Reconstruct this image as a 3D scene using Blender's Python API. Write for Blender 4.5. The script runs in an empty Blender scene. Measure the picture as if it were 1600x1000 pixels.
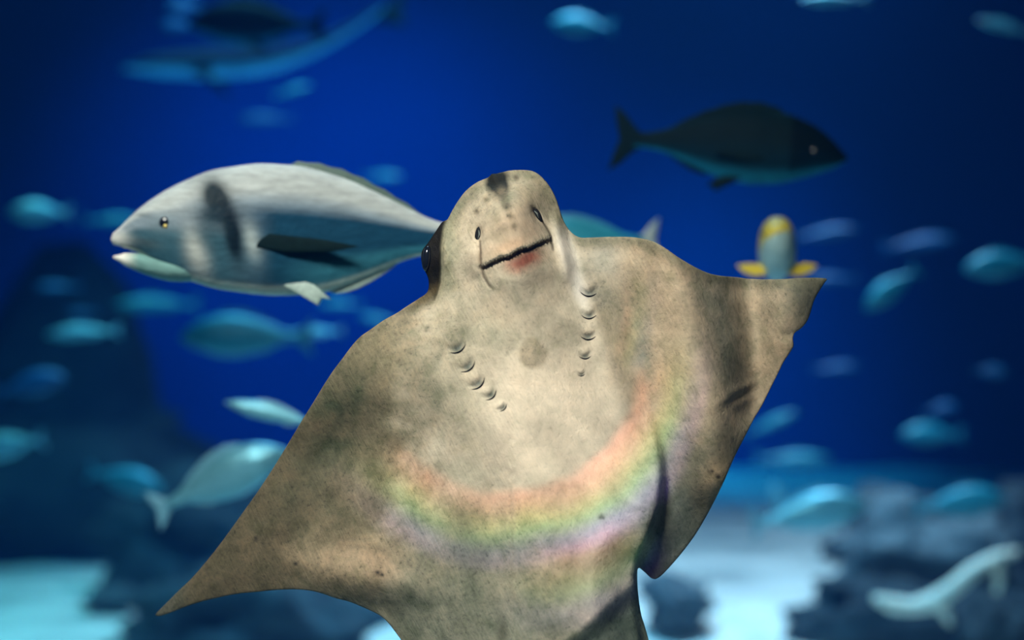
import bpy, bmesh, math, random
import numpy as np
from mathutils import Vector, Matrix, Euler, noise
from mathutils.geometry import delaunay_2d_cdt

random.seed(7)
S = bpy.context.scene
COL = S.collection
F = 2222.2                      # focal length in pixels of a 1600 px frame
def R(a): return math.radians(a)
def P(px, py, Y):               # where a thing seen at px,py stands when it is Y metres away
    return Vector(((px - 800) / F * Y, Y, (500 - py) / F * Y))

# ------------------------------------------------------------ camera
cd = bpy.data.cameras.new('camera'); cam = bpy.data.objects.new('camera', cd); COL.objects.link(cam)
cam.location = (0, 0, 0); cam.rotation_euler = (R(90), 0, 0)
cd.lens = 50; cd.sensor_width = 36; cd.clip_start = 0.05; cd.clip_end = 100
cd.dof.use_dof = True; cd.dof.focus_distance = 1.595; cd.dof.aperture_fstop = 1.5
S.camera = cam

# ------------------------------------------------------------ exposure, water, lamps
vs = S.view_settings
S.display_settings.display_device = 'sRGB'
vs.view_transform = 'Standard'; vs.look = 'None'; vs.gamma = 1; vs.use_curve_mapping = False
vs.exposure = 0.0
S.cycles.use_denoising = True
S.cycles.max_bounces = 5; S.cycles.volume_bounces = 1; S.cycles.transparent_max_bounces = 6
S.cycles.sample_clamp_indirect = 3

w = bpy.data.worlds.new('tank_water'); S.world = w; w.use_nodes = True
nt = w.node_tree; nt.nodes.clear()
wo = nt.nodes.new('ShaderNodeOutputWorld')
bg = nt.nodes.new('ShaderNodeBackground'); bg.inputs['Color'].default_value = (0.01, 0.12, 0.55, 1); bg.inputs['Strength'].default_value = 0.007
va = nt.nodes.new('ShaderNodeVolumeAbsorption'); va.inputs['Color'].default_value = (0.0, 0.62, 0.86, 1); va.inputs['Density'].default_value = 0.17
vsn = nt.nodes.new('ShaderNodeVolumeScatter'); vsn.inputs['Color'].default_value = (0.02, 0.25, 1.0, 1); vsn.inputs['Density'].default_value = 0.010
vsn.inputs['Anisotropy'].default_value = 0.2
ad = nt.nodes.new('ShaderNodeAddShader')
nt.links.new(va.outputs[0], ad.inputs[0]); nt.links.new(vsn.outputs[0], ad.inputs[1])
nt.links.new(bg.outputs[0], wo.inputs['Surface']); nt.links.new(ad.outputs[0], wo.inputs['Volume'])

def area(name, loc, target, size, power, color, size_y=None, spread=180):
    l = bpy.data.lights.new(name, 'AREA'); o = bpy.data.objects.new(name, l); COL.objects.link(o)
    l.energy = power; l.color = color; l.size = size; l.spread = R(spread)
    if size_y: l.shape = 'RECTANGLE'; l.size_y = size_y
    o.location = loc
    o.rotation_euler = (Vector(target) - Vector(loc)).to_track_quat('-Z', 'Y').to_euler()
    return o
def spot(name, loc, target, power, color, angle, blend=0.8, radius=0.1):
    l = bpy.data.lights.new(name, 'SPOT'); o = bpy.data.objects.new(name, l); COL.objects.link(o)
    l.energy = power; l.color = color; l.spot_size = R(angle); l.spot_blend = blend; l.shadow_soft_size = radius
    o.location = loc
    o.rotation_euler = (Vector(target) - Vector(loc)).to_track_quat('-Z', 'Y').to_euler()
    return o
area('front_lamp', (-0.80, -0.4, 1.85), (0.0, 1.6, -0.2), 0.5, 36, (1.0, 0.645, 0.50), spread=60)
area('back_lamp', (-0.3, 2.3, 1.7), (-0.35, 2.0, 0.1), 0.5, 4.5, (0.9, 0.97, 1.0), spread=90)
area('sand_lamp', (1.0, 6.0, 3.2), (0.9, 6.0, -1.2), 2.4, 185, (1.0, 0.48, 0.40), 1.8, spread=80)
area('sand_lamp', (-2.2, 5.2, 3.2), (-2.3, 5.3, -1.2), 1.2, 26, (0.5, 0.95, 0.68), 1.0, spread=60)
area('mid_fill', (0.0, 4.6, 2.7), (0.0, 4.7, -1.0), 2.6, 115, (0.32, 0.8, 1.0), 1.0, spread=100)  # unseen fill added to brighten the background fishes
area('wall_wash', (-1.6, 8.6, 3.2), (-1.2, 11.3, -0.2), 2.0, 76, (0.18, 0.56, 0.92), 1.0, spread=85)  # unseen wash added for the uneven blue of the background
area('wall_wash', (2.2, 8.8, 3.2), (1.4, 11.0, -0.7), 1.2, 20, (0.1, 0.8, 1.0), 1.0, spread=50)  # unseen wash added to brighten the lower right background

# ------------------------------------------------------------ node helpers
def new_mat(name):
    m = bpy.data.materials.new(name); m.use_nodes = True
    t = m.node_tree; b = t.nodes['Principled BSDF']
    return m, t, b
def N(t, kind, **kw):
    n = t.nodes.new(kind)
    for k, v in kw.items(): setattr(n, k, v)
    return n
def noise_node(t, scale, detail=4, rough=0.55, vec=None, dist=0):
    n = N(t, 'ShaderNodeTexNoise'); n.inputs['Scale'].default_value = scale; n.inputs['Detail'].default_value = detail
    n.inputs['Roughness'].default_value = rough; n.inputs['Distortion'].default_value = dist
    if vec: t.links.new(vec, n.inputs['Vector'])
    return n
def ramp(t, src, stops):
    r = N(t, 'ShaderNodeValToRGB'); e = r.color_ramp.elements
    e[0].position, e[0].color = stops[0][0], (*stops[0][1], 1)
    e[1].position, e[1].color = stops[-1][0], (*stops[-1][1], 1)
    for p, c in stops[1:-1]:
        x = e.new(p); x.color = (*c, 1)
    t.links.new(src, r.inputs['Fac']); return r
def mixrgb(t, a, b, fac, mode='MIX'):
    m = N(t, 'ShaderNodeMix', data_type='RGBA', blend_type=mode)
    for s, v in ((0, fac), (6, a), (7, b)):
        if hasattr(v, 'links') and hasattr(v, 'node'): t.links.new(v, m.inputs[s])
        else: m.inputs[s].default_value = v if s == 0 else (*v, 1)
    return m.outputs[2]
def math_n(t, op, a, b=None, c=None):
    m = N(t, 'ShaderNodeMath', operation=op)
    for i, v in enumerate((a, b, c)):
        if v is None: continue
        if isinstance(v, (int, float)): m.inputs[i].default_value = v
        else: t.links.new(v, m.inputs[i])
    return m.outputs[0]
def bump(t, b, h, strength, dist):
    n = N(t, 'ShaderNodeBump'); n.inputs['Strength'].default_value = strength; n.inputs['Distance'].default_value = dist
    t.links.new(h, n.inputs['Height']); t.links.new(n.outputs[0], b.inputs['Normal'])

# dispersed daylight: sunlight split into its colours at the edge of the acrylic falls on the ray as a rainbow
def rainbow(name, loc, centre, radius, width, ang0, ang1, power, yp=1.56, hue_shift=0.0):
    """an arc of spectrum round pixel centre, radius and width in pixels, between two angles (deg, 0 = right, 90 = up)"""
    l = bpy.data.lights.new(name, 'SPOT'); o = bpy.data.objects.new(name, l); COL.objects.link(o)
    l.energy = power; l.spot_size = R(80); l.spot_blend = 0.3; l.shadow_soft_size = 0.004
    o.location = loc
    c = P(centre[0], centre[1], yp); L = Vector(loc); dy = yp - L.y
    o.rotation_euler = (c - L).to_track_quat('-Z', 'Y').to_euler()
    cu, cv = (c.x - L.x) / dy, (c.z - L.z) / dy
    k = yp / F / dy                                     # pixels to u,v
    l.use_nodes = True; t = l.node_tree
    em = [n for n in t.nodes if n.type == 'EMISSION'][0]
    g = N(t, 'ShaderNodeNewGeometry'); sx = N(t, 'ShaderNodeSeparateXYZ'); t.links.new(g.outputs['Incoming'], sx.inputs[0])
    u = math_n(t, 'SUBTRACT', math_n(t, 'DIVIDE', sx.outputs[0], sx.outputs[1]), cu)
    v = math_n(t, 'SUBTRACT', math_n(t, 'DIVIDE', sx.outputs[2], sx.outputs[1]), cv)
    cb = N(t, 'ShaderNodeCombineXYZ'); t.links.new(u, cb.inputs[0]); t.links.new(v, cb.inputs[1])
    nz = noise_node(t, 7, 3, 0.6, cb.outputs[0])
    r = math_n(t, 'SQRT', math_n(t, 'ADD', math_n(t, 'MULTIPLY', u, u), math_n(t, 'MULTIPLY', v, v)))
    r = math_n(t, 'ADD', r, math_n(t, 'MULTIPLY', math_n(t, 'SUBTRACT', nz.outputs[0], 0.5), 55 * k))
    s = math_n(t, 'DIVIDE', math_n(t, 'SUBTRACT', r, radius * k), width * k)
    rp = ramp(t, s, [(0.0, (0, 0, 0)), (0.12, (1.0, 0.13, 0.04)), (0.27, (1.0, 0.30, 0.05)), (0.42, (0.75, 0.62, 0.05)), (0.55, (0.2, 0.65, 0.12)),
                     (0.72, (0.12, 0.18, 0.6)), (0.84, (0.28, 0.12, 0.6)), (1.0, (0, 0, 0))])
    an = math_n(t, 'ARCTAN2', v, u)
    mid, half = R((ang0 + ang1) / 2), R((ang1 - ang0) / 2)
    d = math_n(t, 'ABSOLUTE', math_n(t, 'SUBTRACT', an, mid))
    mr = N(t, 'ShaderNodeMapRange', interpolation_type='SMOOTHSTEP')
    t.links.new(d, mr.inputs[0]); mr.inputs[1].default_value = half; mr.inputs[2].default_value = half * 0.55
    n2 = noise_node(t, 14, 2, 0.5, cb.outputs[0])
    mk = math_n(t, 'MULTIPLY', mr.outputs[0], math_n(t, 'MULTIPLY_ADD', n2.outputs[0], 1.6, 0.1))
    t.links.new(rp.outputs[0], em.inputs['Color']); t.links.new(mk, em.inputs['Strength'])
    return o
rainbow('prism_light', (0.05, 0.35, 0.12), (795, 566), 200, 130, -158, 14, 88)
rainbow('prism_light', (0.30, 0.35, 0.10), (830, 480), 150, 60, -35, 22, 16)
rainbow('prism_light', (0.05, 0.35, -0.10), (870, 775), 80, 140, -125, -15, 34)

# ------------------------------------------------------------ mesh helpers
def obj(name, me, mat=None, parent=None, loc=None):
    o = bpy.data.objects.new(name, me); COL.objects.link(o)
    if mat is not None and not me.materials: me.materials.append(mat)
    if parent is not None: o.parent = parent
    if loc is not None: o.location = loc
    return o
def tag(o, label=None, cat=None, group=None, kind=None):
    if label: o['label'] = label
    if cat: o['category'] = cat
    if group: o['group'] = group
    if kind: o['kind'] = kind
    return o
def mesh(name, verts, faces, smooth=True):
    me = bpy.data.meshes.new(name); me.from_pydata([tuple(v) for v in verts], [], faces); me.update()
    if smooth: me.polygons.foreach_set('use_smooth', [True] * len(me.polygons))
    return me
def set_col(me, cols):
    a = me.color_attributes.new('pigment_shade', 'FLOAT_COLOR', 'POINT')
    c = np.ones((len(me.vertices), 4), np.float32); c[:, :3] = cols
    a.data.foreach_set('color', c.ravel())
def sstep(e0, e1, x):
    t = np.clip((x - e0) / (e1 - e0), 0, 1); return t * t * (3 - 2 * t)

# ------------------------------------------------------------ setting materials
def mat_wall():
    m, t, b = new_mat('painted_tank_wall')
    tc = N(t, 'ShaderNodeTexCoord')
    n = noise_node(t, 0.5, 2, 0.5, tc.outputs['Object'])
    r = ramp(t, n.outputs[0], [(0.3, (0.002, 0.042, 0.20)), (0.7, (0.003, 0.06, 0.26))])
    t.links.new(r.outputs[0], b.inputs['Base Color']); b.inputs['Roughness'].default_value = 0.9
    b.inputs['Specular IOR Level'].default_value = 0.1
    return m
def mat_sand():
    m, t, b = new_mat('pale_sand')
    tc = N(t, 'ShaderNodeTexCoord')
    mp = N(t, 'ShaderNodeMapping'); mp.inputs['Scale'].default_value = (0.8, 1.6, 1); t.links.new(tc.outputs['Object'], mp.inputs[0])
    n = noise_node(t, 1.7, 5, 0.6, mp.outputs[0], 0.4)
    r = ramp(t, n.outputs[0], [(0.32, (0.26, 0.29, 0.28)), (0.6, (0.80, 0.80, 0.74))])  # streaks of light and shadow painted into the sand colour
    t.links.new(r.outputs[0], b.inputs['Base Color']); b.inputs['Roughness'].default_value = 0.95
    n2 = noise_node(t, 60, 3, 0.6, tc.outputs['Object']); bump(t, b, n2.outputs[0], 0.4, 0.01)
    return m
def mat_rock(name, a, c, sc=3.0):
    m, t, b = new_mat(name)
    tc = N(t, 'ShaderNodeTexCoord')
    n = noise_node(t, sc, 6, 0.65, tc.outputs['Object'], 0.5)
    r = ramp(t, n.outputs[0], [(0.35, a), (0.62, c)])
    t.links.new(r.outputs[0], b.inputs['Base Color']); b.inputs['Roughness'].default_value = 0.9
    bump(t, b, n.outputs[0], 0.8, 0.05)
    return m
FLOOR_Z = -1.2
def floor_mesh():
    xs = np.linspace(-7, 7, 120); ys = np.linspace(0.6, 11.6, 110); v = []; f = []
    for y in ys:
        for x in xs:
            z = FLOOR_Z + 0.05 * noise.noise(Vector((x * 0.9, y * 1.3, 0))) + 0.02 * noise.noise(Vector((x * 3, y * 5, 2)))
            v.append((x, y, z))
    for j in range(len(ys) - 1):
        for i in range(len(xs) - 1):
            a = j * len(xs) + i; f.append((a, a + 1, a + 1 + len(xs), a + len(xs)))
    return mesh('floor', v, f)
fl = obj('floor', floor_mesh(), mat_sand()); tag(fl, 'pale sand bed of the tank', kind='structure')
def slab(name, x0, x1, y0, y1, z0, z1, mat):
    bm = bmesh.new(); bmesh.ops.create_cube(bm, size=1)
    for q in bm.verts:
        q.co = Vector((x0 if q.co.x < 0 else x1, y0 if q.co.y < 0 else y1, z0 if q.co.z < 0 else z1))
    bmesh.ops.bevel(bm, geom=bm.edges[:], offset=0.02, segments=1)
    me = bpy.data.meshes.new(name); bm.to_mesh(me); bm.free()
    o = obj(name, me, mat); tag(o, kind='structure'); return o
MW = mat_wall()
slab('wall_back', -7.2, 7.2, 11.3, 11.6, -1.5, 5.0, MW)
slab('wall_left', -7.3, -7.0, 0.6, 11.6, -1.5, 5.0, MW)
slab('wall_right', 7.0, 7.3, 0.6, 11.6, -1.5, 5.0, MW)

# ------------------------------------------------------------ rocks
def rock_mesh(seed, sub=4, amp=0.35, flat=0.8, freq=1.3):
    bm = bmesh.new(); bmesh.ops.create_icosphere(bm, subdivisions=sub, radius=1.0)
    o = Vector((seed * 7.3, seed * 3.1, seed * 1.7))
    for q in bm.verts:
        d = q.co.normalized()
        n = noise.noise(d * freq + o) + 0.5 * noise.noise(d * freq * 2.3 + o) + 0.25 * noise.noise(d * freq * 5 + o) + 0.12 * noise.noise(d * freq * 11 + o)
        q.co = d * (1 + amp * n * 1.6); q.co.z *= flat
    me = bpy.data.meshes.new('rock'); bm.to_mesh(me); bm.free()
    me.polygons.foreach_set('use_smooth', [True] * len(me.polygons)); return me
M_DARK = mat_rock('dark_reef_rock', (0.006, 0.013, 0.02), (0.03, 0.05, 0.06), 2.5)
M_MID = mat_rock('mottled_reef_rock', (0.01, 0.025, 0.035), (0.12, 0.16, 0.18), 3.0)
def rock(px, py, Y, r, label, group, mat, seed, scale=(1, 1, 1), amp=0.35, rz=0, name='rock'):
    o = obj(name, rock_mesh(seed, amp=amp), mat, None, P(px, py, Y))
    o.scale = (r * scale[0], r * scale[1], r * scale[2]); o.rotation_euler = (0, 0, rz)
    return tag(o, label, 'rock', group)

# ------------------------------------------------------------ THE RAY
RY = 1.60; PX = RY / F           # distance of the ray, metres per pixel there
OUT = [(825,266),(800,266),(785,269),(776,271),(768,272),(763,277),(745,285),(728,298),(715,315),(706,330),(699,343),(691,347),(681,361),(669,379),(660,391),(658,405),(661,418),(668,432),
(670,445),(667,457),(655,466),(638,477),(620,489),(600,500),(580,514),(563,526),(550,540),(535,560),(520,580),(505,603),(490,628),(473,655),(455,685),(437,715),(418,745),(400,772),
(380,800),(360,828),(340,855),(320,880),(300,903),(280,922),(262,940),(250,952),(243,960),(247,963),(265,958),(290,948),(315,940),(340,934),(370,928),(400,925),(430,922),(460,921),
(485,923),(505,928),(525,935),(545,940),(565,948),(585,957),(598,965),(608,975),(618,988),(628,1002),(645,1030),(680,1075),(730,1115),(780,1135),(812,1150),(822,1200),(828,1300),(832,1420),
(838,1420),(844,1300),(852,1200),(864,1150),(900,1130),(960,1120),(1010,1090),(1025,1050),(1016,1010),(1008,980),(1002,960),(998,935),(996,910),(997,888),(1006,893),(1019,904),(1030,902),(1050,882),
(1070,858),(1090,830),(1110,795),(1130,755),(1145,720),(1160,690),(1178,655),(1190,635),(1205,605),(1215,585),(1225,565),(1235,550),(1240,540),(1239,529),(1242,520),(1252,513),(1261,502),
(1266,490),(1272,470),(1280,455),(1289,441),(1292,436),(1280,434),(1250,434),(1220,436),(1180,436),(1150,433),(1120,430),(1100,424),(1080,414),(1060,402),(1040,388),(1020,377),(1000,372),
(980,370),(950,370),(925,371),(907,371),(895,365),(885,353),(878,338),(873,322),(868,308),(860,293),(850,280),(838,270)]
def smooth_loop(pts, step=3.0):
    p = np.array(pts, float); n = len(p); out = []
    for i in range(n):
        a, b, c, d = p[(i - 1) % n], p[i], p[(i + 1) % n], p[(i + 2) % n]
        k = max(1, int(round(np.linalg.norm(c - b) / step)))
        for j in range(k):
            t = j / k
            out.append(0.5 * (2 * b + (c - a) * t + (2 * a - 5 * b + 4 * c - d) * t * t + (3 * b - a - 3 * c + d) * t ** 3))
    return np.array(out)
LOOP = smooth_loop(OUT)
def seg_dist(q, path, closed=False):
    """distance from points q to a polyline, its signed side, and the arc parameter"""
    path = np.array(path, float)
    a = path if closed else path[:-1]; b = np.roll(path, -1, 0) if closed else path[1:]
    best = np.full(len(q), 1e9); side = np.zeros(len(q)); par = np.zeros(len(q)); L = np.linalg.norm(b - a, axis=1); cum = np.concatenate([[0], np.cumsum(L)])
    for i in range(len(a)):
        ab = b[i] - a[i]; aq = q - a[i]
        t = np.clip((aq @ ab) / max(ab @ ab, 1e-9), 0, 1)
        dv = aq - t[:, None] * ab; d = np.hypot(dv[:, 0], dv[:, 1]); m = d < best
        best = np.where(m, d, best); side = np.where(m, np.sign(ab[0] * aq[:, 1] - ab[1] * aq[:, 0]), side)
        par = np.where(m, (cum[i] + t * L[i]) / cum[-1], par)
    return best, side, par
def inside(q, loop):
    x, y = q[:, 0], q[:, 1]; c = np.zeros(len(q), bool); n = len(loop)
    for i in range(n):
        x0, y0 = loop[i]; x1, y1 = loop[(i + 1) % n]
        if y0 == y1: continue
        m = ((y0 > y) != (y1 > y)) & (x < (x1 - x0) * (y - y0) / (y1 - y0) + x0)
        c ^= m
    return c
def G(q, cx, cy, rx, ry, ang=0.0):
    c, s = math.cos(R(ang)), math.sin(R(ang)); dx, dy = q[:, 0] - cx, q[:, 1] - cy
    u, v = (dx * c + dy * s) / rx, (-dx * s + dy * c) / ry
    return np.exp(-(u * u + v * v))
def line_g(q, path, w, fade=True):
    d, s, p = seg_dist(q, path)
    g = np.exp(-(d / w) ** 2)
    if fade: g = g * sstep(0, 0.3, p) * sstep(1, 0.7, p)
    return g

MOUTH = [(752, 418), (762, 414), (774, 408), (784, 403), (793, 402), (803, 396), (814, 390), (825, 388), (836, 383), (849, 377), (861, 373)]
FLAP_L = [(750, 377), (751, 390), (751, 405), (752, 418)]
FLAP_R = [(846, 345), (853, 354), (859, 364), (861, 373)]
CHIN_L = [(752, 418), (756, 432), (764, 446), (776, 457)]
CHIN_R = [(861, 373), (864, 384), (865, 398)]
FLAP = [(735, 370), (751, 390)] + MOUTH + [(859, 364), (846, 345), (830, 318), (790, 300), (745, 320)]
GILL_L = [(712, 538, 12, 60), (727, 567, 12, 52), (742, 594, 12, 48), (763, 613, 10, 45), (783, 634, 7, 42)]
GILL_R = [(920, 451, 11, 95), (920, 487, 10, 90), (919, 520, 10, 90), (914, 552, 8, 88), (908, 582, 5, 80)]
TRUNK_R = [(1000, 600), (1020, 660), (1033, 710), (1036, 745), (1030, 790), (1015, 835), (1000, 870), (994, 905), (996, 960), (1010, 1040)]
PELV = [(870, 1010), (905, 985), (935, 955), (962, 930), (985, 912), (1040, 900)]

_gx, _gy = np.arange(220, 1320, 8.0), np.arange(240, 1440, 8.0)
_X, _Y = np.meshgrid(_gx, _gy); _g = np.stack([_X.ravel(), _Y.ravel()], 1)
_D = np.where(inside(_g, LOOP), seg_dist(_g, LOOP[::3], True)[0], 0.0).reshape(_X.shape)
for _ in range(6):
    _p = np.pad(_D, 1, mode='edge'); _D = (_p[:-2, 1:-1] + _p[2:, 1:-1] + _p[1:-1, :-2] + _p[1:-1, 2:] + 2 * _D) / 6
def soft_dist(q):
    u = np.clip((q[:, 0] - 220) / 8, 0, len(_gx) - 1.01); v = np.clip((q[:, 1] - 240) / 8, 0, len(_gy) - 1.01)
    i, j = u.astype(int), v.astype(int); a, b = u - i, v - j
    return _D[j, i] * (1 - a) * (1 - b) + _D[j, i + 1] * a * (1 - b) + _D[j + 1, i] * (1 - a) * b + _D[j + 1, i + 1] * a * b
def relief(q, D):
    """front surface height towards the viewer, and the flat bend of the whole animal, in pixels at the ray's distance"""
    x, y = q[:, 0], q[:, 1]
    Dx = D; k_ = sstep(6, 34, Dx); D = Dx * (1 - k_) + soft_dist(q) * k_
    bend = -0.00075 * np.clip(640 - x, 0, None) ** 2 * (0.6 + 0.4 * sstep(500, 900, y))
    bend += -0.0006 * np.clip(x - 1000, 0, None) ** 2
    bend += 60 * line_g(q, [(1040, 330), (1072, 480), (1108, 620), (1125, 740)], 50, False)
    bend += -52 * line_g(q, [(1158, 380), (1180, 520), (1178, 640)], 32, False) * sstep(720, 620, y)
    bend += 30 * G(q, 1235, 500, 50, 110, 10)
    bend += 26 * G(q, 610, 590, 75, 75, 30) - 34 * G(q, 520, 700, 60, 80, 30)
    bend += 20 * G(q, 575, 905, 105, 34, 6)
    xc = 790 + (y - 300) * 0.075
    wid = 90 + 75 * sstep(430, 640, y)
    f = 72 * np.exp(-((x - xc) / wid) ** 2) * sstep(0, 75, D) * sstep(1500, 1000, y)
    f += 3.2 * np.sqrt(1 - (1 - np.clip(D / 9, 0, 1)) ** 2) + 7 * sstep(0, 45, D)
    # head rim stands proud of the side of the head with the eye
    dr, sr, pr = seg_dist(q, [(703, 330), (694, 355), (690, 385), (690, 415), (689, 440), (680, 470), (664, 500)])
    sd = dr * sr
    m_side = sstep(-5, 5, sd) * (y > 335) * (y < 500) * sstep(495, 455, y) * (x < 710)
    f = f - 26 * m_side * sstep(335, 350, y)
    f = np.maximum(f, 0.4) + m_side * (2.5 * np.sqrt(1 - (1 - np.clip(Dx / 9, 0, 1)) ** 2) + 9 * sstep(0, 30, Dx))
    f += 5 * line_g(q, [(700, 345), (696, 385), (697, 430)], 7)
    # trunk stands proud of the rear lobe of the right fin
    dt, st, pt = seg_dist(q, TRUNK_R)
    st = dt * st
    ins = sstep(-10, 8, st)
    lobe = sstep(620, 760, y)
    f += 28 * ins * lobe * np.exp(-np.clip(st, 0, None) / 130) * (x > 800)
    bend += -14 * (1 - ins) * lobe * (x > 930)
    # pelvic fin set back
    dp, sp, _ = seg_dist(q, PELV)
    f -= 15 * sstep(-2, 34, dp * sp) * (x > 840) * (y > 880) * sstep(0, 10, D)
    # belly folds
    f += 8 * line_g(q, [(720, 720), (715, 850), (730, 1000)], 30) - 6 * line_g(q, [(770, 700), (775, 850), (790, 990)], 18)
    f += 9 * line_g(q, [(860, 720), (880, 850), (860, 960)], 40) - 5 * G(q, 786, 985, 9, 26)
    f += 10 * G(q, 805, 640, 70, 60) + 10 * line_g(q, [(905, 400), (950, 560), (1000, 700)], 18)
    f -= 9 * line_g(q, [(968, 400), (992, 520), (1030, 680)], 20)
    # face
    fl_in = inside(q, np.array(FLAP)).astype(float)
    dm, sm, pm = seg_dist(q, MOUTH)
    f += 7.5 * fl_in * np.exp(-dm / 34)
    f += -2.6 * np.exp(-((dm - 1) / 2.4) ** 2) * (1 - fl_in)
    dl, sl, pl = seg_dist(q, FLAP_L + CHIN_L[1:]); f += -3.4 * np.exp(-(dl / 2.6) ** 2) * sstep(1.0, 0.8, pl)
    dl, sl, pl = seg_dist(q, FLAP_R + CHIN_R[1:]); f += -3.4 * np.exp(-(dl / 2.6) ** 2) * sstep(1.0, 0.8, pl)
    f += 6 * line_g(q, [(738, 380), (740, 410), (746, 440)], 8) + 12 * line_g(q, [(864, 320), (877, 385), (893, 450)], 9)
    f -= 4 * line_g(q, [(884, 345), (893, 385), (910, 440)], 6)
    f += 8 * G(q, 812, 428, 42, 22, -20) + 8 * G(q, 790, 330, 40, 40)
    f += -16 * G(q, 748, 367, 5.5, 12, 5) - 16 * G(q, 838, 335, 5, 12, -30)
    f += 2.2 * fl_in * np.exp(-dm / 5) * np.sin(pm * 150)
    f += 5 * G(q, 775, 277, 11, 7)
    # gill flaps: each hood rises and drops sharply at its free edge
    for (gx, gy, gr, ga) in GILL_L + GILL_R:
        c, s = math.cos(R(ga)), math.sin(R(ga)); dx, dy = x - gx, y - gy
        u = dx * c + dy * s; v = -dx * s + dy * c                      # u runs towards the free edge
        e = gr * 0.75 - v * v / (gr * 2.5)
        k = np.exp(-(v / (gr * 1.05)) ** 4)
        f += gr * 0.30 * np.exp(-((u - e + gr * 1.15) / (gr * 0.75)) ** 2) * np.exp(-(v / (gr * 0.9)) ** 2)
        f -= gr * 0.24 * np.exp(-((u - e + gr * 0.05) / (gr * 0.5)) ** 2) * k
    # creases of the right fin
    f += 3 * line_g(q, [(1110, 640), (1145, 612), (1195, 590)], 6) - 3 * line_g(q, [(1125, 645), (1155, 618), (1190, 605)], 4)
    f += 2.5 * line_g(q, [(1140, 640), (1165, 626), (1185, 615)], 5)
    # fibres of the left fin close to the belly
    for i in range(9):
        f -= 1.5 * line_g(q, [(560 + i * 7, 815 + i * 3), (600 + i * 4, 855 + i * 3)], 1.8)
    f = f - 5 * G(q, 1230, 525, 12, 8)
    return f, bend

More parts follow.
